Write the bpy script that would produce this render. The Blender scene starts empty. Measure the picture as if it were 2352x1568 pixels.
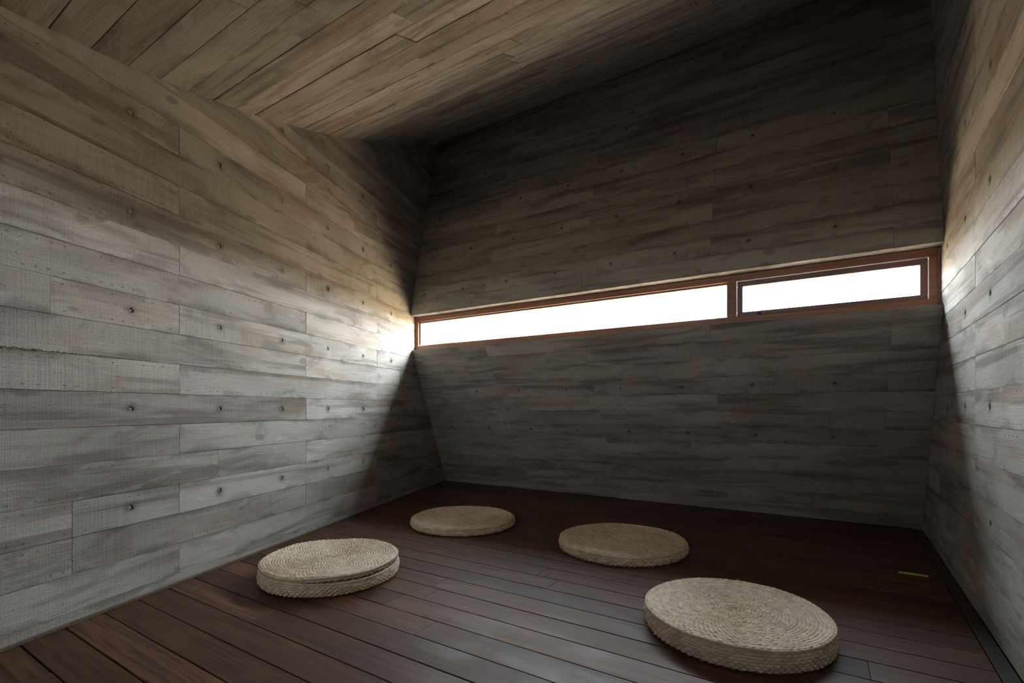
import bpy, math, random
import numpy as np
from mathutils import Vector, Matrix
from mathutils.geometry import delaunay_2d_cdt

scene = bpy.context.scene
COL = scene.collection

# ------------------------------------------------------------------ camera
EYE = 0.8                                    # low, seated eye height
cam_data = bpy.data.cameras.new('camera')
cam_data.sensor_width = 36.0
cam_data.lens = 36.0 * 1110.0 / 2352.0       # 17 mm shift lens
cam_data.shift_y = (938.0 - 784.0) / 2352.0
cam_data.clip_start = 0.02
cam_data.clip_end = 500
cam = bpy.data.objects.new('camera', cam_data)
COL.objects.link(cam)
cam.location = (0, 0, EYE)
cam.rotation_euler = (math.radians(90), 0, 0)
scene.camera = cam

# ------------------------------------------------------------------ room frame of reference
PA = np.array([-0.73212, 5.38182])           # floor corner, left + window wall
PB = np.array([2.72058, 3.20578])            # floor corner, right + window wall
WID = float(np.linalg.norm(PB - PA))
dB = (PB - PA) / WID                         # along the window wall
nB = np.array([-dB[1], dB[0]])               # outwards through the window
dL = np.array([0.243153, 0.969988])
dR = np.array([1935.0 - 1176.0, 1110.0]); dR /= np.linalg.norm(dR)
kL = float(dL @ dB) / float(dL @ nB)
kR = float(dR @ dB) / float(dR @ nB)
def tL(d): return kL * d
def tR(d): return WID + kR * d
def P(t, d, z):
    q = PA + t * dB + d * nB
    return Vector((q[0], q[1], z))
V_B = Vector((dB[0], dB[1], 0)); V_N = Vector((nB[0], nB[1], 0)); V_Z = Vector((0, 0, 1))
V_L = Vector((dL[0], dL[1], 0)); V_R = Vector((dR[0], dR[1], 0))

# ------------------------------------------------------------------ sky, sun, exposure
SKY, SUN = 58.0, 42.0
world = bpy.data.worlds.new('sky'); scene.world = world
world.use_nodes = True
wn, wl = world.node_tree.nodes, world.node_tree.links
wn.clear()
w_out = wn.new('ShaderNodeOutputWorld'); w_bg = wn.new('ShaderNodeBackground')
w_tc = wn.new('ShaderNodeTexCoord'); w_sep = wn.new('ShaderNodeSeparateXYZ'); w_cr = wn.new('ShaderNodeValToRGB')
w_cr.color_ramp.elements[0].position = 0.0; w_cr.color_ramp.elements[0].color = (1.0, 0.985, 0.95, 1)
w_cr.color_ramp.elements[1].position = 0.9; w_cr.color_ramp.elements[1].color = (0.67, 0.85, 1.0, 1)
wl.new(w_tc.outputs['Generated'], w_sep.inputs[0]); wl.new(w_sep.outputs['Z'], w_cr.inputs[0])
wl.new(w_cr.outputs[0], w_bg.inputs['Color']); w_bg.inputs['Strength'].default_value = SKY
wl.new(w_bg.outputs[0], w_out.inputs[0])
sun_data = bpy.data.lights.new('sun', 'SUN'); sun_data.energy = SUN; sun_data.angle = math.radians(1.0)
sun_data.color = (1.0, 0.93, 0.82)
sun = bpy.data.objects.new('sun', sun_data); COL.objects.link(sun)
sun_dir = (V_N * 0.02 - V_B * 0.6 - V_Z * 0.8).normalized()
sun.location = (0, 0, 30)
sun.rotation_euler = sun_dir.to_track_quat('-Z', 'Y').to_euler()

# sampling guides only (portals give off no light): the sky is sampled through the two openings of the room
def portal(name, t, d, z, sx, sz, inward):
    l = bpy.data.lights.new(name, 'AREA'); l.shape = 'RECTANGLE'; l.size = sx; l.size_y = sz
    l.cycles.is_portal = True
    o = bpy.data.objects.new(name, l); COL.objects.link(o)
    o.location = P(t, d, z)
    x = V_B if inward < 0 else -V_B
    zax = -(V_N * inward)
    o.rotation_euler = Matrix((x, zax.cross(x), zax)).transposed().to_euler()
portal('window_portal', 2.14, -0.685, 1.508, 3.75, 0.28, -1)
STRIP = (2.06, 2.66, 1.53, 1.86)              # high strip opening in the wall behind the viewer: t0, t1, z0, z1
portal('strip_portal', 0.5 * (STRIP[0] + STRIP[1]), -6.2, 0.5 * (STRIP[2] + STRIP[3]), STRIP[1] - STRIP[0], STRIP[3] - STRIP[2], 1)

vs = scene.view_settings
vs.view_transform = 'Standard'; vs.look = 'None'; vs.gamma = 1.0; vs.use_curve_mapping = False
vs.exposure = 0.0
scene.display_settings.display_device = 'sRGB'
scene.cycles.max_bounces = 8; scene.cycles.diffuse_bounces = 5
scene.cycles.sample_clamp_indirect = 12.0
scene.cycles.use_light_tree = False

# ------------------------------------------------------------------ node helpers
class NT:
    def __init__(self, name):
        self.m = bpy.data.materials.new(name); self.m.use_nodes = True
        self.t = self.m.node_tree; self.t.nodes.clear()
        self.out = self.t.nodes.new('ShaderNodeOutputMaterial')
    def n(self, kind, **kw):
        nd = self.t.nodes.new(kind)
        for k, v in kw.items(): setattr(nd, k, v)
        return nd
    def set(self, sock, v):
        if isinstance(v, bpy.types.NodeSocket): self.t.links.new(v, sock)
        else: sock.default_value = v
    def math(self, op, a, b=None, c=None, clamp=False):
        nd = self.n('ShaderNodeMath', operation=op, use_clamp=clamp)
        for i, v in enumerate((a, b, c)):
            if v is not None: self.set(nd.inputs[i], v)
        return nd.outputs[0]
    def vmath(self, op, a, b=None):
        nd = self.n('ShaderNodeVectorMath', operation=op)
        self.set(nd.inputs[0], a)
        if b is not None: self.set(nd.inputs[1], b)
        return nd.outputs[0]
    dims = '3D'
    def noise(self, vec, scale=1.0, detail=4.0, rough=0.55, dist=0.0, dims=None):
        nd = self.n('ShaderNodeTexNoise', noise_dimensions=dims or self.dims)
        self.set(nd.inputs['Vector'], vec)
        nd.inputs['Scale'].default_value = scale; nd.inputs['Detail'].default_value = detail
        nd.inputs['Roughness'].default_value = rough; nd.inputs['Distortion'].default_value = dist
        return nd.outputs['Fac']
    def ramp(self, v, a, b, lo=0.0, hi=1.0, smooth=True):
        nd = self.n('ShaderNodeMapRange', interpolation_type='SMOOTHSTEP' if smooth else 'LINEAR')
        self.set(nd.inputs['Value'], v)
        nd.inputs['From Min'].default_value = a; nd.inputs['From Max'].default_value = b
        nd.inputs['To Min'].default_value = lo; nd.inputs['To Max'].default_value = hi
        return nd.outputs[0]
    def mix(self, fac, a, b, mode='MIX'):
        nd = self.n('ShaderNodeMix', data_type='RGBA', blend_type=mode)
        self.set(nd.inputs[0], fac); self.set(nd.inputs[6], a); self.set(nd.inputs[7], b)
        return nd.outputs[2]
    def gray(self, v):
        nd = self.n('ShaderNodeCombineColor')
        for i in range(3): self.set(nd.inputs[i], v)
        return nd.outputs[0]
    def bump(self, height, strength, dist, normal=None):
        nd = self.n('ShaderNodeBump')
        nd.inputs['Strength'].default_value = strength; nd.inputs['Distance'].default_value = dist
        self.set(nd.inputs['Height'], height)
        if normal is not None: self.set(nd.inputs['Normal'], normal)
        return nd.outputs[0]
    def bsdf(self, color, rough, normal=None, spec=0.5, **kw):
        nd = self.n('ShaderNodeBsdfPrincipled')
        self.set(nd.inputs['Base Color'], color); self.set(nd.inputs['Roughness'], rough)
        self.set(nd.inputs['Specular IOR Level'], spec)
        if normal is not None: self.set(nd.inputs['Normal'], normal)
        for k, v in kw.items(): self.set(nd.inputs[k], v)
        self.t.links.new(nd.outputs[0], self.out.inputs[0])
        return self.m

BW = 0.1365                                   # formwork board width

def concrete_material(name, c_main, c_dark, c_warm, uv=True):
    """Concrete cast against sawn boards: UV is metres along / across the board."""
    k = NT(name)
    if uv:
        uvn = k.n('ShaderNodeUVMap'); uvn.uv_map = 'UVMap'; base = uvn.outputs[0]; k.dims = '2D'
    else:
        tc = k.n('ShaderNodeTexCoord'); base = tc.outputs['Object']
    oi = k.n('ShaderNodeObjectInfo'); rnd = oi.outputs['Random']
    rnd2 = k.math('FRACT', k.math('MULTIPLY', rnd, 17.31))
    rnd3 = k.math('FRACT', k.math('MULTIPLY', rnd, 61.7))
    off = k.n('ShaderNodeCombineXYZ')
    k.set(off.inputs[0], k.math('MULTIPLY', rnd, 37.0)); k.set(off.inputs[1], k.math('MULTIPLY', rnd2, 53.0)); k.set(off.inputs[2], k.math('MULTIPLY', rnd3, 11.0))
    p = k.vmath('ADD', base, off.outputs[0])
    geo = k.n('ShaderNodeNewGeometry'); pos = geo.outputs['Position']
    sepuv = k.n('ShaderNodeSeparateXYZ'); k.set(sepuv.inputs[0], base)
    U, V = sepuv.outputs[0], sepuv.outputs[1]
    # stretched streaks
    streak = k.noise(k.vmath('MULTIPLY', p, (0.75, 11.0, 1.0)), 1.0, 3.0, 0.6, 0.35)
    cloud = k.noise(k.vmath('MULTIPLY', p, (2.6, 7.5, 1.0)), 1.0, 4.0, 0.62, 0.8)
    jit = k.noise(k.vmath('MULTIPLY', p, (9.0, 9.0, 1.0)), 1.0, 1.0, 0.5)
    grain = k.noise(k.vmath('MULTIPLY', p, (5.0, 120.0, 1.0)), 1.0, 2.0, 0.6, 0.0)
    saw = k.noise(k.vmath('MULTIPLY', p, (190.0, 3.0, 1.0)), 1.0, 1.0, 0.5)
    fine = k.noise(p, 190.0, 2.0, 0.6)
    # edge stain: grout bleeding along the board edges
    edge = k.math('MINIMUM', V, k.math('SUBTRACT', BW, V))
    wander = k.noise(k.vmath('MULTIPLY', p, (2.3, 0.0, 1.0)), 1.0, 3.0, 0.62)
    def edge_band(dist, wv):
        ew = k.math('MULTIPLY', k.ramp(wv, 0.47, 0.70), 0.06)
        return k.math('SUBTRACT', 1.0, k.math('DIVIDE', dist, k.math('ADD', ew, 0.0008), clamp=True))
    edge_m = k.math('MULTIPLY', k.math('MAXIMUM', edge_band(V, wander), edge_band(k.math('SUBTRACT', BW, V), k.math('SUBTRACT', 1.0, wander))), 0.5) if uv else 0.0
    # knots and swirling grain printed by the boards
    kc = k.n('ShaderNodeVectorMath', operation='MULTIPLY'); k.set(kc.inputs[0], p); kc.inputs[1].default_value = (1 / 0.42, 1 / 0.11, 0.0)
    kv = k.n('ShaderNodeTexVoronoi', voronoi_dimensions='2D'); k.set(kv.inputs['Vector'], kc.outputs[0]); kv.inputs['Scale'].default_value = 1.0
    kd = k.vmath('MULTIPLY', k.vmath('SUBTRACT', kc.outputs[0], kv.outputs['Position']), (0.42 * 0.45, 0.11, 0.0))
    kl = k.n('ShaderNodeVectorMath', operation='LENGTH'); k.set(kl.inputs[0], kd)
    ksep = k.n('ShaderNodeSeparateColor'); k.set(ksep.inputs[0], kv.outputs['Color'])
    kr = k.math('ADD', kl.outputs['Value'], k.math('MULTIPLY', k.math('SUBTRACT', jit, 0.5), 0.05))
    has = k.math('GREATER_THAN', ksep.outputs[0], 0.74)
    knot = k.math('MULTIPLY', k.math('MULTIPLY', k.ramp(kr, 0.004, 0.016, 1.0, 0.0), has), 0.6)
    rings = k.math('MULTIPLY', k.math('MULTIPLY', k.math('SINE', k.math('MULTIPLY', kr, 900.0)), k.ramp(kr, 0.01, 0.05, 1.0, 0.0)), has)
    tone = k.ramp(rnd2, 0.0, 1.0, 0.82, 1.12, smooth=False)
    col = k.mix(k.math('MULTIPLY', k.ramp(streak, 0.49, 0.70), 0.78), c_main, c_dark)
    col = k.mix(k.math('MULTIPLY', k.ramp(cloud, 0.54, 0.74), 0.55), col, c_dark)
    col = k.mix(knot, col, c_dark)
    col = k.mix(k.math('MULTIPLY', k.ramp(k.noise(k.vmath('MULTIPLY', p, (1.4, 9.0, 1.0)), 1.0, 2.0, 0.6, 0.5), 0.50, 0.75), 0.55), col, c_warm)
    col = k.mix(k.math('MULTIPLY', k.ramp(cloud, 0.42, 0.22), 0.4), col, (min(1, c_main[0] * 1.4), min(1, c_main[1] * 1.42), min(1, c_main[2] * 1.45), 1))
    if uv: col = k.mix(edge_m, col, (c_dark[0] * 0.7, c_dark[1] * 0.68, c_dark[2] * 0.66, 1))
    big2 = k.noise(k.vmath('MULTIPLY', p, (1.7, 3.0, 1.0)), 1.0, 0.0, 0.5)
    val = k.math('MULTIPLY', tone, k.ramp(big2, 0.3, 0.7, 1.08, 0.90))
    val = k.math('MULTIPLY', val, k.math('ADD', 1.0, k.math('MULTIPLY', k.ramp(saw, 0.3, 0.7, -0.075, 0.06), k.ramp(big2, 0.40, 0.62))))
    val = k.math('MULTIPLY', val, k.math('ADD', 1.0, k.math('MULTIPLY', rings, 0.045)))
    val = k.math('MULTIPLY', val, k.ramp(fine, 0.25, 0.75, 0.90, 1.09))
    val = k.math('MULTIPLY', val, k.ramp(grain, 0.3, 0.7, 0.96, 1.035))
    col = k.mix(1.0, col, k.gray(val), 'MULTIPLY')
    # air bubbles
    pit = k.ramp(k.noise(p, 130.0, 0.0, 0.5), 0.855, 0.90)
    col = k.mix(k.math('MULTIPLY', pit, 0.7), col, (0.05, 0.045, 0.04, 1))
    if uv:
        # nail dots in two rows on some boards
        du = k.math('MULTIPLY', k.math('SUBTRACT', k.math('FRACT', k.math('ADD', k.math('DIVIDE', U, 0.042), k.math('MULTIPLY', jit, 0.8))), 0.5), 0.042)
        dv = k.math('SUBTRACT', edge, k.math('ADD', 0.012, k.math('MULTIPLY', jit, 0.012)))
        d2 = k.math('SQRT', k.math('ADD', k.math('MULTIPLY', k.math('MULTIPLY', du, du), 0.5), k.math('MULTIPLY', dv, dv)))
        dots = k.math('MULTIPLY', k.ramp(d2, 0.0018, 0.0052, 1.0, 0.0), k.math('GREATER_THAN', rnd3, 0.55))
        dots = k.math('MULTIPLY', dots, k.ramp(jit, 0.42, 0.56))
        col = k.mix(k.math('MULTIPLY', dots, 0.55), col, (0.07, 0.068, 0.065, 1))
        at = k.n('ShaderNodeAttribute'); at.attribute_name = 'stain'
        col = k.mix(k.math('MULTIPLY', at.outputs['Fac'], k.ramp(cloud, 0.35, 0.6, 0.05, 0.6)), col, (0.06, 0.057, 0.052, 1))
    h = k.math('ADD', k.math('MULTIPLY', grain, 0.5), k.math('ADD', k.math('MULTIPLY', saw, 0.25), k.math('MULTIPLY', fine, 0.3)))
    nrm = k.bump(h, 0.7, 0.004)
    return k.bsdf(col, k.ramp(cloud, 0.3, 0.7, 0.75, 0.92), nrm, 0.06)

M = {}
M['concrete'] = concrete_material('board_cast_concrete', (0.385, 0.360, 0.330, 1), (0.185, 0.163, 0.146, 1), (0.29, 0.218, 0.16, 1))
def plain_concrete():
    k = NT('plain_concrete')
    g = k.n('ShaderNodeNewGeometry')
    n = k.noise(g.outputs['Position'], 5.0, 4.0, 0.6)
    f = k.noise(g.outputs['Position'], 60.0, 2.0, 0.6)
    return k.bsdf(k.mix(k.ramp(n, 0.35, 0.7), (0.34, 0.32, 0.29, 1), (0.21, 0.19, 0.165, 1)), 0.85, k.bump(f, 0.4, 0.003), 0.06)
M['concrete_plain'] = plain_concrete()

def mortar_material(name, c1, c2):
    k = NT(name)
    g = k.n('ShaderNodeNewGeometry')
    n = k.noise(g.outputs['Position'], 160.0, 3.0)
    return k.bsdf(k.mix(n, c1, c2), 0.9, k.bump(n, 0.6, 0.003))
M['mortar'] = mortar_material('mortar', (0.22, 0.20, 0.17, 1), (0.44, 0.41, 0.36, 1))
M['shaded_mortar'] = mortar_material('hole_shade_mortar', (0.045, 0.038, 0.032, 1), (0.12, 0.10, 0.085, 1))  # dark colour stands in for the shade inside a deeper tie hole
def rust_material():
    k = NT('rough_grout')
    g = k.n('ShaderNodeNewGeometry')
    n = k.noise(g.outputs['Position'], 90.0, 3.0)
    return k.bsdf(k.mix(n, (0.10, 0.06, 0.035, 1), (0.34, 0.24, 0.16, 1)), 0.95, k.bump(n, 0.7, 0.003))
M['grout'] = rust_material()

def plank_material():
    k = NT('oiled_hardwood'); k.dims = '2D'
    uvn = k.n('ShaderNodeUVMap'); uvn.uv_map = 'UVMap'; base = uvn.outputs[0]
    oi = k.n('ShaderNodeObjectInfo'); rnd = oi.outputs['Random']
    r2 = k.math('FRACT', k.math('MULTIPLY', rnd, 23.7)); r3 = k.math('FRACT', k.math('MULTIPLY', rnd, 71.3))
    off = k.n('ShaderNodeCombineXYZ'); k.set(off.inputs[0], k.math('MULTIPLY', rnd, 41.0)); k.set(off.inputs[1], k.math('MULTIPLY', r2, 67.0))
    p = k.vmath('ADD', base, off.outputs[0])
    g1 = k.noise(k.vmath('MULTIPLY', p, (2.0, 55.0, 1.0)), 1.0, 6.0, 0.65, 0.5)
    g2 = k.noise(k.vmath('MULTIPLY', p, (14.0, 420.0, 1.0)), 1.0, 3.0, 0.6)
    g3 = k.noise(k.vmath('MULTIPLY', p, (2.2, 6.0, 1.0)), 1.0, 4.0, 0.6, 0.5)
    a = k.mix(r2, (0.080, 0.030, 0.016, 1), (0.128, 0.058, 0.027, 1))
    col = k.mix(k.ramp(g1, 0.35, 0.7), a, (0.050, 0.020, 0.014, 1))
    col = k.mix(k.math('MULTIPLY', k.ramp(g3, 0.52, 0.75), 0.55), col, (0.15, 0.08, 0.036, 1))
    col = k.mix(k.math('MULTIPLY', k.ramp(k.noise(k.vmath('MULTIPLY', p, (3.0, 9.0, 5.0)), 1.0, 4.0, 0.6), 0.56, 0.74), 0.5), col, (0.055, 0.036, 0.038, 1))
    v = k.math('MULTIPLY', k.ramp(g2, 0.3, 0.7, 0.82, 1.16), k.ramp(r3, 0.0, 1.0, 0.72, 1.22, smooth=False))
    col = k.mix(1.0, col, k.gray(v), 'MULTIPLY')
    h = k.math('ADD', k.math('MULTIPLY', g1, 0.5), k.math('MULTIPLY', g2, 0.5))
    return k.bsdf(col, k.ramp(g3, 0.3, 0.7, 0.42, 0.58), k.bump(h, 0.35, 0.0012), 0.28)
M['plank'] = plank_material()

def simple(name, c1, c2, rough, scale=(2.5, 60, 140), bump=0.2, spec=0.4, metallic=0.0):
    k = NT(name)
    tc = k.n('ShaderNodeTexCoord')
    vr = k.n('ShaderNodeVectorRotate', rotation_type='Z_AXIS'); k.set(vr.inputs['Vector'], tc.outputs['Object'])
    vr.inputs['Angle'].default_value = math.atan2(-dB[1], dB[0])      # grain runs along the window wall
    n = k.noise(k.vmath('MULTIPLY', vr.outputs[0], scale), 1.0, 5.0, 0.6, 0.4)
    return k.bsdf(k.mix(k.ramp(n, 0.3, 0.7), c1, c2), rough, k.bump(n, bump, 0.001), spec, Metallic=metallic)
M['frame'] = simple('stained_window_wood', (0.31, 0.145, 0.080, 1), (0.20, 0.085, 0.05, 1), 0.42)
M['sash'] = simple('hazed_sash_wood', (0.26, 0.155, 0.135, 1), (0.18, 0.10, 0.095, 1), 0.4)  # lightened and greyed: veiling glare from the window put into the wood colour
M['bead'] = simple('glazing_bead_wood', (0.30, 0.15, 0.09, 1), (0.20, 0.09, 0.055, 1), 0.45)
M['edge_trim'] = simple('floor_edge_strip', (0.16, 0.115, 0.075, 1), (0.10, 0.07, 0.045, 1), 0.6)
M['border'] = simple('dark_border_strip', (0.060, 0.040, 0.030, 1), (0.040, 0.026, 0.02, 1), 0.5)
M['brass'] = simple('brass', (0.85, 0.66, 0.30, 1), (0.75, 0.56, 0.22, 1), 0.45, (30, 30, 30), 0.05, 0.5, 0.25)
M['dark_plate'] = simple('dark_bronze_plate', (0.018, 0.013, 0.011, 1), (0.012, 0.009, 0.008, 1), 0.4, (30, 30, 30), 0.05)
M['sand'] = simple('sand', (0.40, 0.265, 0.14, 1), (0.32, 0.205, 0.10, 1), 0.95, (2, 2, 2), 0.4)

def glass_material():
    k = NT('window_glass')
    tr = k.n('ShaderNodeBsdfTransparent'); tr.inputs[0].default_value = (0.97, 0.98, 0.975, 1)
    gl = k.n('ShaderNodeBsdfGlossy'); gl.inputs['Roughness'].default_value = 0.02
    lw = k.n('ShaderNodeLayerWeight'); lw.inputs[0].default_value = 0.5
    fac = k.math('ADD', 0.04, k.math('MULTIPLY', k.math('POWER', lw.outputs['Facing'], 5.0), 0.96), clamp=True)
    mx = k.n('ShaderNodeMixShader')
    k.t.links.new(fac, mx.inputs[0]); k.t.links.new(tr.outputs[0], mx.inputs[1]); k.t.links.new(gl.outputs[0], mx.inputs[2])
    k.t.links.new(mx.outputs[0], k.out.inputs[0])
    return k.m
M['glass'] = glass_material()

def straw_material():
    k = NT('woven_straw')
    at = k.n('ShaderNodeAttribute'); at.attribute_name = 'tone'
    at2 = k.n('ShaderNodeAttribute'); at2.attribute_name = 'along'
    tc = k.n('ShaderNodeTexCoord')
    blot = k.noise(tc.outputs['Object'], 7.0, 3.0, 0.6)
    fib = k.noise(k.vmath('MULTIPLY', at2.outputs['Vector'], (60.0, 900.0, 1.0)), 1.0, 3.0, 0.6)
    col = k.mix(at.outputs['Fac'], (0.49, 0.375, 0.24, 1), (0.77, 0.66, 0.505, 1))
    col = k.mix(k.math('MULTIPLY', k.ramp(blot, 0.5, 0.75), 0.35), col, (0.30, 0.19, 0.11, 1))
    col = k.mix(1.0, col, k.gray(k.ramp(fib, 0.3, 0.7, 0.85, 1.12)), 'MULTIPLY')
    return k.bsdf(col, 0.6, k.bump(fib, 0.35, 0.0008), 0.3)
M['straw'] = straw_material()

# ------------------------------------------------------------------ object helpers
def tag(o, label=None, cat=None, group=None, kind=None):
    if label: o['label'] = label
    if cat: o['category'] = cat
    if group: o['group'] = group
    if kind: o['kind'] = kind
    return o
def link(name, me, mat, parent=None):
    o = bpy.data.objects.new(name, me); COL.objects.link(o)
    if mat is not None: me.materials.append(M[mat])
    if parent is not None: o.parent = parent
    return o
def mesh(name, verts, faces, mat, parent=None, smooth=False):
    me = bpy.data.meshes.new(name)
    me.from_pydata([tuple(v) for v in verts], [], faces)
    if smooth: me.polygons.foreach_set('use_smooth', [True] * len(me.polygons))
    me.update()
    return link(name, me, mat, parent)
def empty(name, loc):
    o = bpy.data.objects.new(name, None); COL.objects.link(o); o.location = loc; o.empty_display_size = 0.1
    return o
def fix_normals(o):
    import bmesh
    bm = bmesh.new(); bm.from_mesh(o.data); bmesh.ops.recalc_face_normals(bm, faces=bm.faces[:]); bm.to_mesh(o.data); bm.free()
    return o
def prism(name, prof, ta, tb, mat, parent=None):
    """prof: (dep, z) polygon swept along the window wall between the planes t = ta(d) and t = tb(d)."""
    n = len(prof)
    vs_ = [P(ta(d), d, z) for d, z in prof] + [P(tb(d), d, z) for d, z in prof]
    fs = [(i, (i + 1) % n, n + (i + 1) % n, n + i) for i in range(n)] + [tuple(range(n)), tuple(range(2 * n - 1, n - 1, -1))]
    return fix_normals(mesh(name, vs_, fs, mat, parent))
def box_axes(name, o, ax, ay, az, sx, sy, sz, mat, parent=None, bevel=0.0):
    """box from corner o along axes ax, ay, az, optionally with bevelled edges"""
    import bmesh
    bm = bmesh.new()
    vs_ = []
    for k in (0, 1):
        for j in (0, 1):
            for i in (0, 1): vs_.append(bm.verts.new(o + ax * (sx * i) + ay * (sy * j) + az * (sz * k)))
    for f in ((0, 1, 3, 2), (4, 6, 7, 5), (0, 4, 5, 1), (2, 3, 7, 6), (0, 2, 6, 4), (1, 5, 7, 3)): bm.faces.new([vs_[i] for i in f])
    bmesh.ops.recalc_face_normals(bm, faces=bm.faces[:])
    if bevel > 0: bmesh.ops.bevel(bm, geom=bm.edges[:], offset=bevel, segments=2, profile=0.6, affect='EDGES')
    me = bpy.data.meshes.new(name); bm.to_mesh(me); bm.free()
    return link(name, me, mat, parent)

def clip(poly, a, b, c):
    """keep a*x + b*y + c >= 0"""
    out = []
    for i in range(len(poly)):
        p, q = poly[i], poly[(i + 1) % len(poly)]
        fp, fq = a * p[0] + b * p[1] + c, a * q[0] + b * q[1] + c
        if fp >= 0: out.append(p)
        if (fp >= 0) != (fq >= 0):
            s = fp / (fp - fq); out.append((p[0] + s * (q[0] - p[0]), p[1] + s * (q[1] - p[1])))
    return out
def inset(poly, w):
    n = len(poly); res = []
    lines = []
    for i in range(n):
        p, q = poly[i], poly[(i + 1) % n]
        dx, dy = q[0] - p[0], q[1] - p[1]; L = math.hypot(dx, dy)
        if L < 1e-6: return None
        nx, ny = -dy / L, dx / L                 # inward for ccw
        lines.append((nx, ny, -(nx * p[0] + ny * p[1]) - w))
    for i in range(n):
        a1, b1, c1 = lines[i - 1]; a2, b2, c2 = lines[i]
        det = a1 * b2 - a2 * b1
        if abs(det) < 1e-7: res.append((poly[i][0] + a2 * w, poly[i][1] + b2 * w)); continue
        res.append(((b1 * c2 - b2 * c1) / det, (c1 * a2 - c2 * a1) / det))
    return res
def clean(poly):
    out = []
    for p in poly:
        if not out or math.hypot(p[0] - out[-1][0], p[1] - out[-1][1]) > 2e-3: out.append(p)
    if len(out) > 1 and math.hypot(out[0][0] - out[-1][0], out[0][1] - out[-1][1]) < 2e-3: out.pop()
    return out
def area(poly):
    return 0.5 * sum(poly[i][0] * poly[(i + 1) % len(poly)][1] - poly[(i + 1) % len(poly)][0] * poly[i][1] for i in range(len(poly)))

def board(name, parent, O, ex, ey, n, poly, u0, v0, mat, gap=0.0012, proud=0.0, thick=0.02, chamfer=0.0015, holes=(), hr=0.0125, rng=random, end_gap=None, mitre=0.0):
    """one board (imprint) as a mesh of its own: chamfered front, recessed joints, round tie-hole pockets"""
    poly = clean(poly)
    if len(poly) < 3: return None
    if area(poly) < 0: poly = poly[::-1]
    if area(poly) < 4e-4: return None
    if end_gap is not None:                      # tighter butt joints at the ends
        mx = 0.5 * (min(p[0] for p in poly) + max(p[0] for p in poly)); ex_ = 0.5 * (gap - end_gap)
        poly = [(p[0] + (ex_ if p[0] > mx else -ex_), p[1]) for p in poly]
    outer = inset(poly, gap * 0.5); inner = inset(poly, gap * 0.5 + chamfer)
    if outer is None or inner is None or area(inner) < 2e-4: return None
    m = len(outer)
    xs = [p[0] for p in inner]; ys = [p[1] for p in inner]
    holes = [h for h in holes if min(xs) + 0.04 < h[0] < max(xs) - 0.04 and min(ys) + 0.035 < h[1] < max(ys) - 0.035]
    verts2 = []; hts = []; stain = []; faces = []
    ytop = max(p[1] for p in outer)
    for p in outer: verts2.append((p[0], p[1] - mitre) if p[1] > ytop - 1e-4 else p); hts.append(-thick); stain.append(0)
    for p in outer: verts2.append(p); hts.append(proud - chamfer); stain.append(0)
    for i in range(m):
        j = (i + 1) % m; faces.append((i, j, m + j, m + i))
    if not holes:
        for p in inner: verts2.append(p); hts.append(proud); stain.append(0)
        for i in range(m):
            j = (i + 1) % m; faces.append((m + i, m + j, 2 * m + j, 2 * m + i))
        faces.append(tuple(range(2 * m, 3 * m)))
    else:
        pts = [Vector(p) for p in inner]; edges = [(i, (i + 1) % m) for i in range(m)]
        loops = []
        for hx, hy in holes:
            for rr, sv in ((hr, 0.95), (hr * 1.7, 0.55), (hr * 3.0, 0.0)):
                st = len(pts); K = 14
                for q in range(K):
                    a = 2 * math.pi * q / K; jr = 1 + (rng.uniform(-0.12, 0.12) if rr == hr else 0)
                    pts.append(Vector((hx + rr * jr * math.cos(a), hy + rr * jr * math.sin(a))))
                edges += [(st + q, st + (q + 1) % K) for q in range(K)]
                loops.append((hx, hy, rr, sv))
        rv, re_, rf, ov, oe, of = delaunay_2d_cdt(pts, edges, [], 1, 1e-6)
        b0 = len(verts2)
        omap = {}
        for i, v in enumerate(rv):
            verts2.append((v.x, v.y)); hts.append(proud)
            sv = 0.0
            for hx, hy, rr, s in loops:
                if abs(math.hypot(v.x - hx, v.y - hy) - rr) < (hr * 0.2 if rr == hr else 1e-4): sv = max(sv, s)
            stain.append(sv)
            for o_ in ov[i]:
                omap[o_] = b0 + i
        for f in rf:
            cx_ = sum(rv[i].x for i in f) / len(f); cy_ = sum(rv[i].y for i in f) / len(f)
            if any(math.hypot(cx_ - hx, cy_ - hy) < hr * 0.8 for hx, hy in holes): continue
            f = tuple(b0 + i for i in f)
            pl = [verts2[i] for i in f]
            if area(pl) < 0: f = f[::-1]
            faces.append(f)
        for i in range(m):
            j = (i + 1) % m; faces.append((m + i, m + j, omap[j], omap[i]))
    flip = ex.cross(ey).dot(n) < 0
    verts = [O + ex * p[0] + ey * p[1] + n * h for p, h in zip(verts2, hts)]
    if flip: faces = [f[::-1] for f in faces]
    me = bpy.data.meshes.new(name); me.from_pydata([tuple(v) for v in verts], [], faces)
    uvl = me.uv_layers.new(name='UVMap')
    li = np.zeros(len(me.loops), dtype=np.int32); me.loops.foreach_get('vertex_index', li)
    arr = np.array(verts2, dtype=np.float32) - np.array([[u0, v0]], dtype=np.float32)
    uvl.data.foreach_set('uv', arr[li].ravel())
    if holes:
        at = me.attributes.new('stain', 'FLOAT', 'POINT'); at.data.foreach_set('value', np.array(stain, dtype=np.float32))
    me.update()
    o = link(name, me, mat, parent)
    for hx, hy in holes:
        pocket(o, O + ex * hx + ey * hy + n * proud, ex, ey, n, hr, rng, 'mortar' if hr > 0.01 else 'shaded_mortar')
    return o

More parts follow.
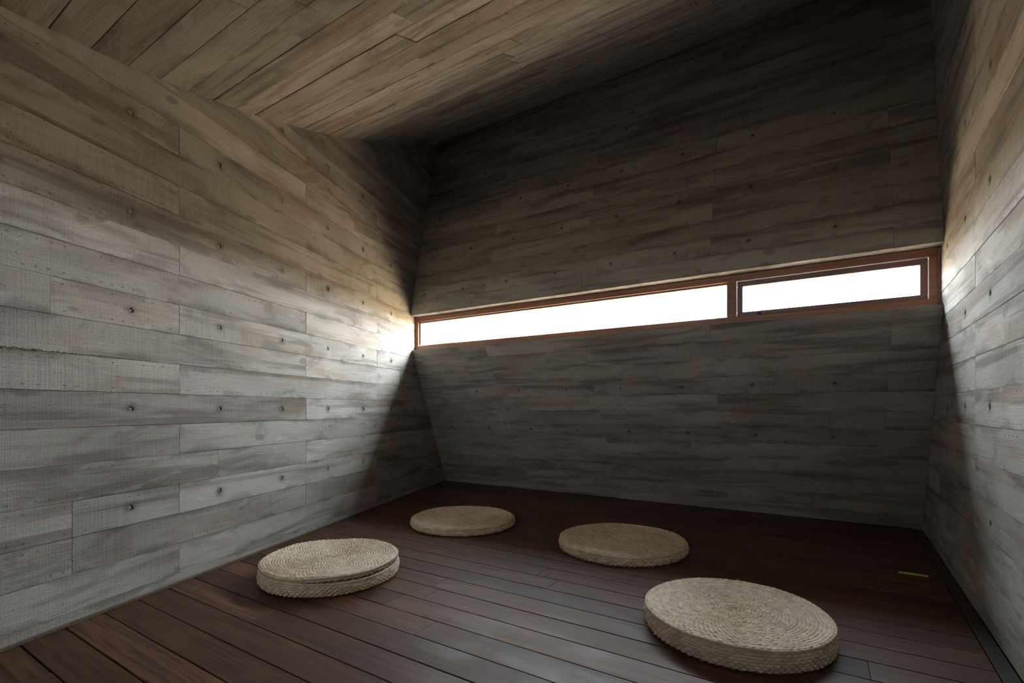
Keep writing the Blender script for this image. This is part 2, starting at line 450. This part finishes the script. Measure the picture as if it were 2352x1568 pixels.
def pocket(parent, c, ex, ey, n, r, rng, mat='mortar'):
    """recessed, roughly mortared tie hole"""
    K = 14; vs_ = []; fs = []
    tilt = rng.uniform(-0.5, 0.5); ta = rng.uniform(0, 6.28)
    for rr, dz in ((1.06, 0.0004), (1.0, -0.003), (0.92, -0.0085), (0.60, -0.005)):
        for q in range(K):
            a = 2 * math.pi * q / K
            w = 1 + rng.uniform(-0.05, 0.05)
            d = dz + (tilt * 0.008 * math.cos(a - ta) * rr if dz < -0.004 else 0)
            vs_.append(c + ex * (r * rr * w * math.cos(a)) + ey * (r * rr * w * math.sin(a)) + n * d)
    for k in range(3):
        for q in range(K):
            q2 = (q + 1) % K; fs.append((k * K + q, k * K + q2, (k + 1) * K + q2, (k + 1) * K + q))
    vs_.append(c + n * -0.0035); ce = len(vs_) - 1
    for q in range(K): fs.append((3 * K + q, 3 * K + (q + 1) % K, ce))
    if ex.cross(ey).dot(n) < 0: fs = [f[::-1] for f in fs]
    mesh('tie_hole', vs_, fs, mat, parent, smooth=True)

# ------------------------------------------------------------------ room profile (dep, z)
SILL = (-0.82, 1.345); HEAD = (-0.845, 1.668); TOP = (-0.27, 3.575)
def zc(d):
    if d < -4.2:
        q = max(d, -5.2) + 4.2                # flattens out behind the viewer
        return zc(-4.2) + 0.228 * (q + q * q / 2.0)
    if d < -3.4: return zc(-3.4) + 0.228 * (d + 3.4)
    return ((-0.01164204 * d - 0.01384015) * d + 0.53810253) * d + 3.72546188
D_FRONT = -6.0
TH = 0.02                                     # board thickness in front of the wall core

def fL(off): return lambda d: tL(d) + off
def fR(off): return lambda d: tR(d) + off

# wall cores ---------------------------------------------------------
wall_left = tag(fix_normals(mesh('wall_left', [Vector((PA[0], PA[1], 0)) + V_L * s + Vector((dL[1], -dL[0], 0)) * q + V_Z * z
    for s in (-7.2, 0.32) for q in (-TH + 0.001, -0.4) for z in (-0.6, 3.95)],
    [(0, 1, 3, 2), (4, 6, 7, 5), (0, 4, 5, 1), (2, 3, 7, 6), (0, 2, 6, 4), (1, 5, 7, 3)], 'concrete_plain')),
    'tall grey concrete wall on the left, cast against horizontal boards', 'wall', kind='structure')
wall_right = tag(fix_normals(mesh('wall_right', [Vector((PB[0], PB[1], 0)) + V_R * s + Vector((-dR[1], dR[0], 0)) * q + V_Z * z
    for s in (-7.2, 0.25) for q in (-TH + 0.001, -0.4) for z in (-0.6, 5.2)],
    [(0, 1, 3, 2), (4, 6, 7, 5), (0, 4, 5, 1), (2, 3, 7, 6), (0, 2, 6, 4), (1, 5, 7, 3)], 'concrete_plain')),
    'grey board-marked concrete wall at the right edge of the picture', 'wall', kind='structure')
wall_low = tag(prism('wall_back', [(0.024, -0.25), (0.024, -0.001), (-0.797, SILL[1] - 0.002), (-0.62, SILL[1] - 0.002), (0.36, -0.25)], fL(-0.03), fR(0.03), 'concrete_plain'),
    'dark concrete wall leaning inwards below the strip window', 'wall', kind='structure')
wall_up = tag(prism('wall_back', [(HEAD[0] + 0.022, HEAD[1]), (TOP[0] + 0.021, TOP[1] + 0.01), (0.05, TOP[1] + 0.25), (0.25, TOP[1] + 0.2), (-0.60, HEAD[1])], fL(-0.03), fR(0.03), 'concrete_plain'),
    'dark concrete wall leaning outwards above the strip window', 'wall', kind='structure')
ceil_d = list(np.linspace(D_FRONT - 0.15, -0.2, 40))
ceiling = tag(prism('ceiling', [(d, zc(d) + 0.021) for d in ceil_d] + [(d, zc(d) + 0.3) for d in reversed(ceil_d)], fL(-0.03), fR(0.03), 'concrete_plain'),
    'curved tan concrete ceiling rising towards the window wall', 'ceiling', kind='structure')
def front_wall():
    zt = zc(D_FRONT) + 0.2; d0, d1 = D_FRONT, D_FRONT - 0.25
    vs_, fs = [], []
    c0, c1 = (lambda d: STRIP[0]), (lambda d: STRIP[1])
    for ta, tb, z0, z1 in ((fL(-0.03), c0, -0.25, zt), (c1, fR(0.03), -0.25, zt), (c0, c1, STRIP[3], zt), (c0, c1, -0.25, STRIP[2])):
        b = len(vs_)
        for z in (z0, z1):
            for d, t in ((d0, ta), (d0, tb), (d1, tb), (d1, ta)): vs_.append(P(t(d), d, z))
        fs += [tuple(b + i for i in f) for f in ((0, 1, 2, 3), (4, 5, 6, 7), (0, 1, 5, 4), (1, 2, 6, 5), (2, 3, 7, 6), (3, 0, 4, 7))]
    return fix_normals(mesh('wall_front', vs_, fs, 'concrete_plain'))
wall_front = tag(front_wall(), 'plain concrete wall with a high strip opening, behind the viewer', 'wall', kind='structure')
floor = tag(prism('floor', [(0.3, -0.035), (D_FRONT - 0.2, -0.035), (D_FRONT - 0.2, -0.3), (0.3, -0.3)], fL(-0.03), fR(0.03), 'border'),
    'dark reddish brown hardwood plank floor', 'floor', kind='structure')
ground = tag(mesh('ground', [P(-90, -90, -0.45), P(90, -90, -0.45), P(90, 120, -0.45), P(-90, 120, -0.45)], [(0, 1, 2, 3)], 'sand'),
    'pale sandy ground outside beyond the window', 'ground', kind='structure')

# boards -------------------------------------------------------------
rng = random.Random(11)
def rough_gap(): return rng.choice((0.0003, 0.0004, 0.0006, 0.0009, 0.0016))

def rows_of(z0, z1, pitch, base):
    k0 = math.floor((z0 - base) / pitch); k = k0; out = []
    while base + k * pitch < z1:
        out.append((k, base + k * pitch, base + (k + 1) * pitch)); k += 1
    return out

# left wall
O = Vector((PA[0], PA[1], 0)); nL = Vector((dL[1], -dL[0], 0))
holesL = [(-3.483 + 0.4435 * i, z) for i in range(-4, 9) for z in (0.39, 0.799, 1.207, 1.616, 2.027, 2.445, 2.86)]
for k, za, zb in rows_of(0.0, 3.6, BW, 0.729):
    joints = [-5.028, -3.263, -1.499, 0.29] if k % 2 else [-4.147, -2.378, -0.616, 0.29]
    joints = [-5.2] + [j for j in joints if j > -5.15]
    extra = {3: [-3.77], -4: [-3.70], -3: [-3.70], -2: [-3.05], 2: [-1.1]}.get(k, [])
    joints = sorted(joints + extra)
    for a, b in zip(joints[:-1], joints[1:]):
        if zc(min(b, 0.28) * float(dL @ nB)) < za - 0.02 : continue
        poly = [(a, max(za, 0.0)), (b, max(za, 0.0)), (b, zb), (a, zb)]
        hs = [h for h in holesL if a + .05 < h[0] < b - .05 and za < h[1] < zb]
        board('board', wall_left, O, V_L, V_Z, nL, poly, a, za, 'concrete', rough_gap(), rng.uniform(-0.0012, 0.0012), TH, 0.0009, hs, rng=rng)

# right wall
O = Vector((PB[0], PB[1], 0)); nR = Vector((-dR[1], dR[0], 0))
holesR = [(-1.362 - 0.427 * i, z) for i in range(-2, 7) for z in (0.39, 0.808, 1.214, 1.62, 2.03, 2.44, 2.85)]
for k, za, zb in rows_of(0.0, 3.75, BW, 0.735):
    off = 0.0 if k % 2 else 0.85
    joints = [0.25] + [j for j in (-0.70 - off, -1.55 - off + 0.85 * (k % 3 == 0), -2.40 - off, -3.4 - off) if j > -4.0] + [-4.2]
    joints = sorted(set(round(j, 3) for j in joints))
    for a, b in zip(joints[:-1], joints[1:]):
        if b - a < 0.05 or zc(min(b, 0.2)) < za - 0.02: continue
        poly = [(a, max(za, 0.0)), (b, max(za, 0.0)), (b, zb), (a, zb)]
        hs = [h for h in holesR if a + .05 < h[0] < b - .05 and za < h[1] < zb]
        board('board', wall_right, O, V_R, V_Z, nR, poly, a, za, 'concrete', rough_gap(), rng.uniform(-0.0012, 0.0012), TH, 0.0009, hs, rng=rng)

# window wall, two leaning planes
def leaning(parent, p0, p1, pitch, base, hole_rows, jset, top_extra=0.0):
    e = np.array([p1[0] - p0[0], p1[1] - p0[1]]); L = float(np.linalg.norm(e)); e /= L
    ey = V_N * e[0] + V_Z * e[1]
    nn = -V_N * e[1] + V_Z * e[0]
    O = P(0, p0[0], p0[1])
    hs_all = [(0.393 + 0.4555 * i, y) for i in range(0, 9) for y in hole_rows]
    for k, ya, yb in rows_of(0.0, L, pitch, base):
        a0, b0 = max(ya, 0.0), min(yb, L + top_extra)
        if b0 - a0 < 0.015: continue
        js = [-0.3] + jset[k % 2] + [WID + 0.3]
        for a, b in zip(js[:-1], js[1:]):
            poly = [(a, a0), (b, a0), (b, b0), (a, b0)]
            # side walls
            poly = clip(poly, 1.0, -kL * e[0], -kL * p0[0])
            poly = clip(poly, -1.0, kR * e[0], WID + kR * p0[0]) if poly else poly
            if len(poly) < 3: continue
            hs = [h for h in hs_all if ya < h[1] < yb and a + .05 < h[0] < b - .05]
            board('board', parent, O, V_B, ey, nn, poly, a, ya, 'concrete', rough_gap(), rng.uniform(-0.0012, 0.0012), TH, 0.0008, hs, 0.008, rng=rng, mitre=0.0088 if (parent is wall_low and b0 > L - 1e-6) else 0.0)
leaning(wall_low, (0, 0), SILL, 0.1345, 1.053, (0.72, 1.12), ([2.0, 3.845], [1.1, 2.9]))
leaning(wall_up, HEAD, TOP, 0.1345, 0.135, (0.2, 0.605, 1.01, 1.41), ([1.1, 2.9], [2.0, 3.845]))

# ceiling: narrow flat boards following the curve
d0 = -3.323; edges_d = [d0]
while edges_d[-1] < -0.3:
    d = edges_d[-1]; s = (zc(d + 0.01) - zc(d)) / 0.01; edges_d.append(d + BW / math.hypot(1, s))
while edges_d[0] > -5.0:
    d = edges_d[0]; s = (zc(d) - zc(d - 0.01)) / 0.01; edges_d.insert(0, d - BW / math.hypot(1, s))
for i, (da, db) in enumerate(zip(edges_d[:-1], edges_d[1:])):
    e = np.array([db - da, zc(db) - zc(da)]); L = float(np.linalg.norm(e)); e /= L
    ey = V_N * e[0] + V_Z * e[1]; nn = V_N * e[1] - V_Z * e[0]
    O = P(0, da, zc(da))
    js = [-0.3]
    x = tL(da) + rng.uniform(0.3, 1.5)
    while x < WID - 0.3:
        js.append(x); x += rng.choice((0.91, 1.2, 1.76, 1.76))
    js.append(WID + 0.3)
    js[0] = tL(da) - 0.2
    for a, b in zip(js[:-1], js[1:]):
        poly = [(a, 0), (b, 0), (b, L), (a, L)]
        poly = clip(poly, 1.0, -kL * e[0], -kL * da)
        poly = clip(poly, -1.0, kR * e[0], WID + kR * da) if poly else poly
        if len(poly) < 3: continue
        board('board', ceiling, O, V_B, ey, nn, poly, a, 0, 'concrete', rng.choice((0.0003, 0.0005, 0.001, 0.003)), rng.uniform(-0.002, 0.002), TH, 0.0012, rng=rng)

# floor planks -------------------------------------------------------
PITCH = 0.1273; BORDER = 0.05
k = -9
while True:
    da = -3.666 + k * PITCH; db = da + PITCH
    k += 1
    if da > 0: break
    db = min(db, 0.0)
    if db - da < 0.02: continue
    js = [tL(da) - 0.2]
    x = tL(da) + rng.uniform(0.25, 2.0)
    while x < WID - 0.2:
        js.append(x); x += rng.uniform(1.6, 3.0)
    js.append(WID + 0.3)
    for a, b in zip(js[:-1], js[1:]):
        poly = [(a, da), (b, da), (b, db), (a, db)]
        poly = clip(poly, 1.0, -kL, -0.006)
        poly = clip(poly, -1.0, kR, WID - BORDER) if poly else poly
        if len(poly) < 3: continue
        board('plank', floor, P(0, 0, 0), V_B, V_N, V_Z, poly, a, da, 'plank', rng.choice((0.0025, 0.0035, 0.005)), rng.uniform(-0.0006, 0.0004), 0.03, 0.0016, rng=rng, end_gap=0.0004)

# edge strips
O = Vector((PA[0], PA[1], 0))
tag(box_axes('baseboard_left', O + V_L * -5.2 + nL * 0.002, V_L, nL, V_Z, 5.18, 0.009, 0.012, 'edge_trim', None, 0.0015),
    'thin brown edging strip where the plank floor meets the left wall', 'edging', kind='structure')
O = Vector((PB[0], PB[1], 0))
tag(box_axes('trim_1', O + V_R * -5.2 + nR * 0.002 - V_Z * 0.03, V_R, nR, V_Z, 5.17, BORDER - 0.006, 0.028, 'border', None, 0.0015),
    'dark border strip set in the floor along the right wall', 'edging', kind='structure')

# ------------------------------------------------------------------ window
win = tag(empty('window_1', P(2.1, -0.745, SILL[1])), 'long low strip window in a reddish brown wooden frame', 'window', kind='structure')
def wpart(name, t0, t1, d0, d1, z0, z1, mat, parent=None, bevel=0.003):
    o = box_axes(name, P(t0, d0, z0), V_B, V_N, V_Z, t1 - t0, d1 - d0, z1 - z0, mat, None, bevel)
    q = parent or win
    o.parent = q; o.matrix_parent_inverse = Matrix.Translation(-win.location)
    return o
FD0, FD1 = -0.752, -0.712
ZB, ZT = SILL[1] - 0.001, HEAD[1] + 0.0
tl, tr = tL(FD1) - 0.006, tR(FD1) + 0.004
T_G0, T_G1, T_S0, T_S1 = 0.285, 2.994, 3.051, 4.003
wpart('head_rail', tl, tr, FD0, FD1, 1.622, ZT, 'frame')
wpart('bottom_rail', tl, tr, FD0, FD1, ZB, 1.394, 'frame')
wpart('jamb', tl, T_G0, FD0 + 0.001, FD1, 1.3942, 1.6218, 'frame')
wpart('mullion', T_G1, T_S0, FD0 + 0.001, FD1, 1.3942, 1.6218, 'frame')
wpart('jamb', T_S1, tr, FD0 + 0.001, FD1, 1.3942, 1.6218, 'frame')
wpart('jamb_lining', tr - 0.020, tr + 0.001, FD0 - 0.006, FD0 + 0.02, 1.36, 1.66, 'sash', None, 0.002)
# fixed light
bd = 0.012
wpart('glazing_bead', T_G0, T_G1, FD0 + 0.020, FD1 - 0.001, 1.6218 - bd, 1.6218, 'bead', None, 0.002)
wpart('glazing_bead', T_G0, T_G1, FD0 + 0.020, FD1 - 0.001, 1.3942, 1.3942 + bd * 0.5, 'bead', None, 0.002)
wpart('glazing_bead', T_G0, T_G0 + bd, FD0 + 0.020, FD1 - 0.001, 1.3942 + bd, 1.6218 - bd, 'bead', None, 0.002)
wpart('glazing_bead', T_G1 - bd * 0.5, T_G1, FD0 + 0.020, FD1 - 0.001, 1.3942 + bd, 1.6218 - bd, 'bead', None, 0.002)
wpart('pane', T_G0 + 0.004, T_G1 - 0.004, FD0 + 0.028, FD0 + 0.033, 1.399, 1.617, 'glass', None, 0.0)
# opening light: a sash, its colour lightened by painted glare, set back in the frame
sash = tag(empty('sash', win.location), 'dark wooden opening sash set back in the frame')
sash.parent = win; sash.matrix_parent_inverse = Matrix.Translation(-win.location)
SD0, SD1, SW = FD0 + 0.018, FD1 + 0.010, 0.034
def spart(*a, **k):
    o = wpart(*a, parent=sash, **k); o.matrix_parent_inverse = Matrix.Translation(-win.location); return o
g = 0.0014
spart('sash_rail', T_S0 + g, T_S1 - g, SD0, SD1, 1.6218 - g - SW, 1.6218 - g, 'sash')
spart('sash_rail', T_S0 + g, T_S1 - g, SD0, SD1, 1.3942 + g, 1.3942 + g + SW * 0.78, 'sash')
spart('sash_stile', T_S0 + g, T_S0 + g + SW, SD0 + 0.0006, SD1, 1.3942 + g + SW * 0.78, 1.6218 - g - SW, 'sash')
spart('sash_stile', T_S1 - g - SW, T_S1 - g, SD0 + 0.0006, SD1, 1.3942 + g + SW * 0.78, 1.6218 - g - SW, 'sash')
spart('pane', T_S0 + SW - 0.004, T_S1 - SW + 0.004, SD0 + 0.016, SD0 + 0.021, 1.3942 + SW * 0.7, 1.6218 - SW + 0.002, 'glass', bevel=0.0)

# ------------------------------------------------------------------ woven cushions
def grid_mesh(name, verts, nr, nt, tone, along, parent, closed=True):
    """verts (nr, nt, 3) wrapped round in the second index"""
    idx = np.arange(nr * nt).reshape(nr, nt)
    a = idx[:-1]; b = np.roll(idx, -1, 1)[:-1]; c = np.roll(idx, -1, 1)[1:]; d = idx[1:]
    q = np.stack([a, b, c, d], -1).reshape(-1, 4).astype(np.int32)
    me = bpy.data.meshes.new(name)
    me.vertices.add(nr * nt); me.vertices.foreach_set('co', verts.reshape(-1).astype(np.float32))
    me.loops.add(q.size); me.loops.foreach_set('vertex_index', q.reshape(-1))
    me.polygons.add(len(q)); me.polygons.foreach_set('loop_start', np.arange(0, q.size, 4, dtype=np.int32))
    me.update(calc_edges=True)
    me.polygons.foreach_set('use_smooth', np.ones(len(q), dtype=bool))
    at = me.attributes.new('tone', 'FLOAT', 'POINT'); at.data.foreach_set('value', tone.reshape(-1).astype(np.float32))
    al = me.attributes.new('along', 'FLOAT_VECTOR', 'POINT'); al.data.foreach_set('vector', along.reshape(-1).astype(np.float32))
    me.update()
    return link(name, me, 'straw', parent)

def hashf(a, b, seed):
    v = np.sin(a * 12.9898 + b * 78.233 + seed * 37.719) * 43758.5453
    return v - np.floor(v)

def weave(name, path, pitch, nwarp, amp, seed, parent, swirl=0.0, gp=0.5, pp=0.7, ns=5, nt_per=6, nt=None, zjit=None):
    """Strands laid round the axis over spokes. path: dense (r, z) polyline, the strands follow each other along it."""
    path = np.array(path); seg = np.hypot(*np.diff(path, axis=0).T); cum = np.r_[0, np.cumsum(seg)]
    L = cum[-1]; rings = max(1, round(L / pitch)); nr = rings * ns + 1
    s = np.linspace(0, L, nr)
    r = np.interp(s, cum, path[:, 0]); z = np.interp(s, cum, path[:, 1])
    dr = np.gradient(r, s); dz = np.gradient(z, s)
    nrm = np.stack([-dz, dr], -1); nrm /= np.maximum(np.linalg.norm(nrm, axis=1, keepdims=True), 1e-9)
    nt = nwarp * nt_per
    th = np.linspace(0, 2 * np.pi, nt, endpoint=False)
    S, T = np.meshgrid(s, th, indexing='ij')
    Rr = np.repeat(r[:, None], nt, 1)
    # fewer spokes towards the middle
    fac = np.where(Rr < 0.055, 0.25, np.where(Rr < 0.13, 0.5, 1.0))
    ph = S / L * rings; ring = np.minimum(np.floor(ph), rings - 1)
    # a little wander of each strand
    wob = 0.10 * np.sin(T * 3 + ring * 1.7 + seed) + 0.08 * np.sin(T * 7 + seed * 2 + ring)
    fr = ph - ring
    nw = nwarp * fac
    w = nw * T / (2 * np.pi) + 0.5 * (ring % 2) + swirl * ring + 0.35 * (fr - 0.5)
    cell = np.floor(w); wf = w - cell
    prof = np.sqrt(np.maximum(0.0, 1 - (2 * fr - 1) ** 2))
    prof = prof ** pp
    grain = np.power(np.abs(np.sin(np.pi * wf)), gp)
    uneven = 0.75 + 0.5 * hashf(ring, cell % nw, seed)
    hgt = amp * (prof * (0.04 + 0.96 * grain) * uneven - 0.4) + amp * 0.35 * wob
    X = (Rr + nrm[:, 0:1] * hgt) * np.cos(T); Y = (Rr + nrm[:, 0:1] * hgt) * np.sin(T)
    Z = z[:, None] + nrm[:, 1:2] * hgt
    if zjit is not None: Z = Z + zjit(Rr, T)
    tone = np.clip(0.15 + 0.75 * hashf(ring + 3, cell % nw + 5, seed + 1) + 0.25 * (hashf(ring, 0 * cell, seed + 9) - 0.5), 0, 1)
    along = np.stack([T * Rr, S, np.zeros_like(S)], -1)
    return grid_mesh(name, np.stack([X, Y, Z], -1), nr, nt, tone, along, parent)

def rope(name, R, z, rad, turns, seed, parent, zjit=None, t0=0.0, t1=2 * math.pi, sagfn=None):
    """two-strand braided edge"""
    nseg = max(24, int(turns * 7)); K = 10
    th = np.linspace(t0, t1, nseg, endpoint=False); a = np.linspace(0, 2 * np.pi, K, endpoint=False)
    T, A_ = np.meshgrid(th, a, indexing='ij')
    tw = turns * (T - t0) / (t1 - t0) * 2 * np.pi
    rr = rad * (0.78 + 0.30 * np.abs(np.sin(0.5 * (A_ * 1.0 + tw))))
    x = R + rr * np.cos(A_); zz = z + rr * np.sin(A_)
    Z = zz + (zjit(x, T) if zjit is not None else 0)
    tone = 0.3 + 0.6 * hashf(np.floor(tw / np.pi + A_ / np.pi), 0 * T, seed)
    V = np.stack([x * np.cos(T), x * np.sin(T), Z], -1)
    # grid wraps in the second index; close the first by repeating row 0
    V = np.concatenate([V, V[:1]], 0); tone = np.concatenate([tone, tone[:1]], 0)
    along = np.stack([np.concatenate([T * R, T[:1] * R + 6.28 * R], 0), np.concatenate([A_ * rad, A_[:1] * rad], 0), 0 * tone], -1)
    V = V[::-1]; tone = tone[::-1]; along = along[::-1]
    return grid_mesh(name, V, nseg + 1, K, tone, along, parent)

def fibre(pts, rad, verts, faces):
    base = len(verts)
    for i, p in enumerate(pts):
        p = Vector(p)
        d = (Vector(pts[min(i + 1, len(pts) - 1)]) - Vector(pts[max(i - 1, 0)])).normalized()
        u = d.orthogonal().normalized(); v = d.cross(u)
        w = rad * (1 - 0.7 * i / len(pts))
        for q in range(4):
            a = math.pi / 2 * q; verts.append(p + u * (w * math.cos(a)) + v * (w * math.sin(a)))
    for i in range(len(pts) - 1):
        for q in range(4):
            faces.append((base + i * 4 + q, base + i * 4 + (q + 1) % 4, base + (i + 1) * 4 + (q + 1) % 4, base + (i + 1) * 4 + q))

def cushion(x, y, R, h, label, seed, dish=0.006, warp=80, pitch=0.0118, slit=None, rot=0.0, edge=0.012, nstray=5, wave=0.0):
    root = tag(empty('straw_cushion', (x, y, 0.0)), label, 'cushion', 'round woven straw floor cushions')
    root.rotation_euler = (0, 0, rot)
    r_ = random.Random(seed)
    zj = (lambda r, t: wave * np.sin(t * 2 + seed) * (r / R) ** 2 * 0.5 + wave * 0.4 * np.sin(t * 5 + seed)*(r / R) ** 2) if wave else None
    n = 40
    rt = R - edge
    top = [(max(0.002, rt * i / n), h - dish * (1 - (i / n) ** 2)) for i in range(n + 1)]
    bulge = 0.006
    if slit is None:
        top_z = h - edge
        top += [(rt + edge * math.sin(a), h - edge + edge * math.cos(a)) for a in np.linspace(0.15, 1.1, 5)]
        weave('top', top, pitch, warp, 0.0052, seed, root, swirl=0.06, zjit=zj)
        rope('rim_braid', R - edge * 0.12, h - edge * 0.62, 0.0052, int(warp * 0.9), seed, root, zj)
        side = [(R + bulge * math.sin(math.pi * i / 12) - 0.002, (h - edge * 0.8) - (h - edge * 0.8 - 0.004) * i / 12) for i in range(13)]
        side += [(R - 0.012, 0.0035), (R - 0.05, 0.003)]
        weave('side', side, 0.0098, int(warp * 1.0), 0.0082, seed + 5, root, gp=1.0, zjit=None)
    else:
        lid = slit
        top += [(rt + edge * math.sin(a), h - edge + edge * math.cos(a)) for a in np.linspace(0.15, 1.5, 6)]
        top += [(R + 0.001, h - edge - lid * 0.5), (R - 0.003, h - edge - lid), (R - 0.02, h - edge - lid - 0.001)]
        weave('top', top, pitch, warp, 0.0052, seed, root, swirl=0.06, zjit=zj)
        rope('rim_braid', R - edge * 0.1, h - edge * 0.7, 0.0055, int(warp * 0.9), seed, root, zj)
        zt = h - edge - lid
        # the mouth gapes on one side
        def gape(r, t):
            g_ = np.exp(-((np.angle(np.exp(1j * (t - (-0.75 - rot))))) / 0.75) ** 2)
            return -0.013 * g_
        def side_j(r, t):
            return gape(r, t)
        side = [(R - 0.03, zt - 0.006), (R - 0.004, zt - 0.004)] + [(R + bulge * math.sin(math.pi * i / 12) - 0.001, zt - (zt - 0.004) * (i + 0.5) / 12.5) for i in range(12)]
        side += [(R - 0.012, 0.0035), (R - 0.05, 0.003)]
        def side_z(r, t):
            return gape(r, t)
        # side wall: squash instead of shift so that the foot stays on the floor
        o = weave('side', side, 0.0098, warp, 0.0082, seed + 5, root, gp=1.0)
        co = np.zeros(len(o.data.vertices) * 3, dtype=np.float32); o.data.vertices.foreach_get('co', co); co = co.reshape(-1, 3)
        th = np.arctan2(co[:, 1], co[:, 0]); co[:, 2] += gape(0, th) * np.clip(co[:, 2] / zt, 0, 1)
        o.data.vertices.foreach_set('co', co.reshape(-1)); o.data.update()
        rope('mouth_braid', R + 0.001, zt - 0.004, 0.0045, int(warp * 0.8), seed + 3, root, gape)
        # stitches bridging the mouth
        vs_, fs = [], []
        for q in range(60):
            a = 2 * math.pi * q / 60 + r_.uniform(-0.015, 0.015)
            zl = zt - 0.004 + float(gape(0, np.array(a)))
            fibre([((R - 0.004) * math.cos(a), (R - 0.004) * math.sin(a), zt + 0.004), ((R + 0.001) * math.cos(a + 0.01), (R + 0.001) * math.sin(a + 0.01), 0.5 * (zt + zl)), ((R - 0.002) * math.cos(a + 0.02), (R - 0.002) * math.sin(a + 0.02), zl)], 0.0028, vs_, fs)
        o = mesh('stitching', vs_, fs, 'straw', root, smooth=True); o['kind'] = 'stuff'
        # dark padding inside
        vs_, fs = [], []
        K = 48
        for zz in (0.02, zt + 0.002):
            for q in range(K):
                a = 2 * math.pi * q / K; vs_.append(((R - 0.016) * math.cos(a), (R - 0.016) * math.sin(a), zz))
        for q in range(K): fs.append((q, (q + 1) % K, K + (q + 1) % K, K + q))
        mesh('filling', vs_, fs, 'mortar', root, smooth=True)
    for q in range(nstray):
        a = r_.uniform(0, 6.28); L = r_.uniform(0.012, 0.03); vs_, fs = [], []
        c = Vector((math.cos(a), math.sin(a), 0)); tn = Vector((-math.sin(a), math.cos(a), 0)) * r_.choice((-1, 1))
        p0 = c * (R - 0.004) + V_Z * (h - edge * 0.6)
        pts = [p0 + tn * (L * f) + c * (L * 0.5 * f * f) + V_Z * (L * 0.45 * math.sin(f * 2.6)) for f in (0, .25, .5, .75, 1)]
        fibre(pts, 0.0011, vs_, fs)
        mesh('loose_straw', vs_, fs, 'straw', root, smooth=True)
    return root

cushion(0.808, 1.758, 0.309, 0.077, 'thick pale woven straw cushion nearest the camera at the lower right', 1, dish=0.004, warp=84, rot=0.3, edge=0.009, wave=0.003)
cushion(-0.874, 2.339, 0.311, 0.091, 'thick pale straw cushion with an open stitched slit round its side, nearest the left wall', 2, dish=0.008, warp=84, slit=0.012, rot=0.0, edge=0.010, wave=0.006)
cushion(-0.339, 3.368, 0.355, 0.053, 'thin tan straw cushion farthest back, in front of the shadowed left corner', 3, dish=0.012, warp=92, edge=0.016, wave=0.003)
cushion(0.635, 2.792, 0.356, 0.057, 'thin brown straw cushion in the middle between the far cushion and the large front one', 4, dish=0.012, warp=92, rot=0.8, edge=0.016, wave=0.003)

# ------------------------------------------------------------------ floor outlet near the right wall
def fl(u, v):
    Y = 1110.0 * EYE / (v - 938.0); return Vector(((u - 1176.0) / 1110.0 * Y, Y, 0))
c = Vector((1.93, 2.325, 0.0))
fo = tag(empty('floor_outlet', c), 'small dark floor outlet cover with a brass front edge by the right wall', 'floor outlet')
def fpart(name, x0, x1, y0, y1, z0, z1, mat, bv=0.001):
    o = box_axes(name, V_B * x0 + V_N * y0 + V_Z * z0, V_B, V_N, V_Z, x1 - x0, y1 - y0, z1 - z0, mat, fo, bv); return o
fpart('cover_plate', -0.056, 0.056, 0.008, 0.115, 0.0004, 0.0035, 'dark_plate')
fpart('lid', -0.046, 0.046, 0.018, 0.104, 0.0036, 0.0050, 'dark_plate')
fpart('brass_edge', -0.056, 0.056, -0.006, 0.0075, 0.0004, 0.0075, 'brass')

# ------------------------------------------------------------------ crumbling grout seam on the left wall
vs_, fs = [], []
r_ = random.Random(5)
O = Vector((PA[0], PA[1], 0))
for q in range(420):
    f = r_.random(); s = -4.0 + 0.62 * f
    z = 1.0025 + r_.gauss(0, 0.0035 * (1.25 - f)); s_ = r_.uniform(0.001, 0.0036) * (1.3 - f)
    c0 = O + V_L * s + V_Z * z + nL * 0.0005
    b = len(vs_)
    for dx, dz, dn in ((-1, -.6, 0), (1, -.5, 0), (0, .8, 0), (r_.uniform(-.4, .4), r_.uniform(-.3, .3), 0.9)):
        vs_.append(c0 + V_L * (dx * s_ * 1.4) + V_Z * (dz * s_) + nL * (dn * s_))
    fs += [(b, b + 1, b + 3), (b + 1, b + 2, b + 3), (b + 2, b, b + 3)]
o = mesh('crumbling_seam', vs_, fs, 'grout', wall_left); o['kind'] = 'stuff'; o['label'] = 'rough brown crumbling grout seam'

# chipped, light-catching edge of the sill
vs_, fs = [], []
for q in range(520):
    t = tL(SILL[0]) + r_.random() * (tR(SILL[0]) - tL(SILL[0]))
    s_ = abs(r_.gauss(0, 0.0022)) + 0.0008
    c0 = P(t, SILL[0] + r_.uniform(-0.0008, 0.0015), SILL[1] + r_.uniform(-0.0012, 0.0008))
    b = len(vs_); w = s_ * r_.uniform(1.5, 6.0)
    for dx, dd, dz in ((-w, 0, 0), (w, 0, 0), (0, s_, 0.2 * s_), (r_.uniform(-.4, .4) * w, 0.0, s_ * 0.9)):
        vs_.append(c0 + V_B * dx + V_N * dd + V_Z * dz)
    fs += [(b, b + 1, b + 3), (b + 1, b + 2, b + 3), (b + 2, b, b + 3), (b, b + 2, b + 1)]
o = mesh('chipped_edge', vs_, fs, 'mortar', wall_low); o['kind'] = 'stuff'
# small latch on the bottom rail of the sash
spart('latch', 3.172, 3.190, SD0 - 0.010, SD0 + 0.002, 1.398, 1.412, 'dark_plate', bevel=0.002)
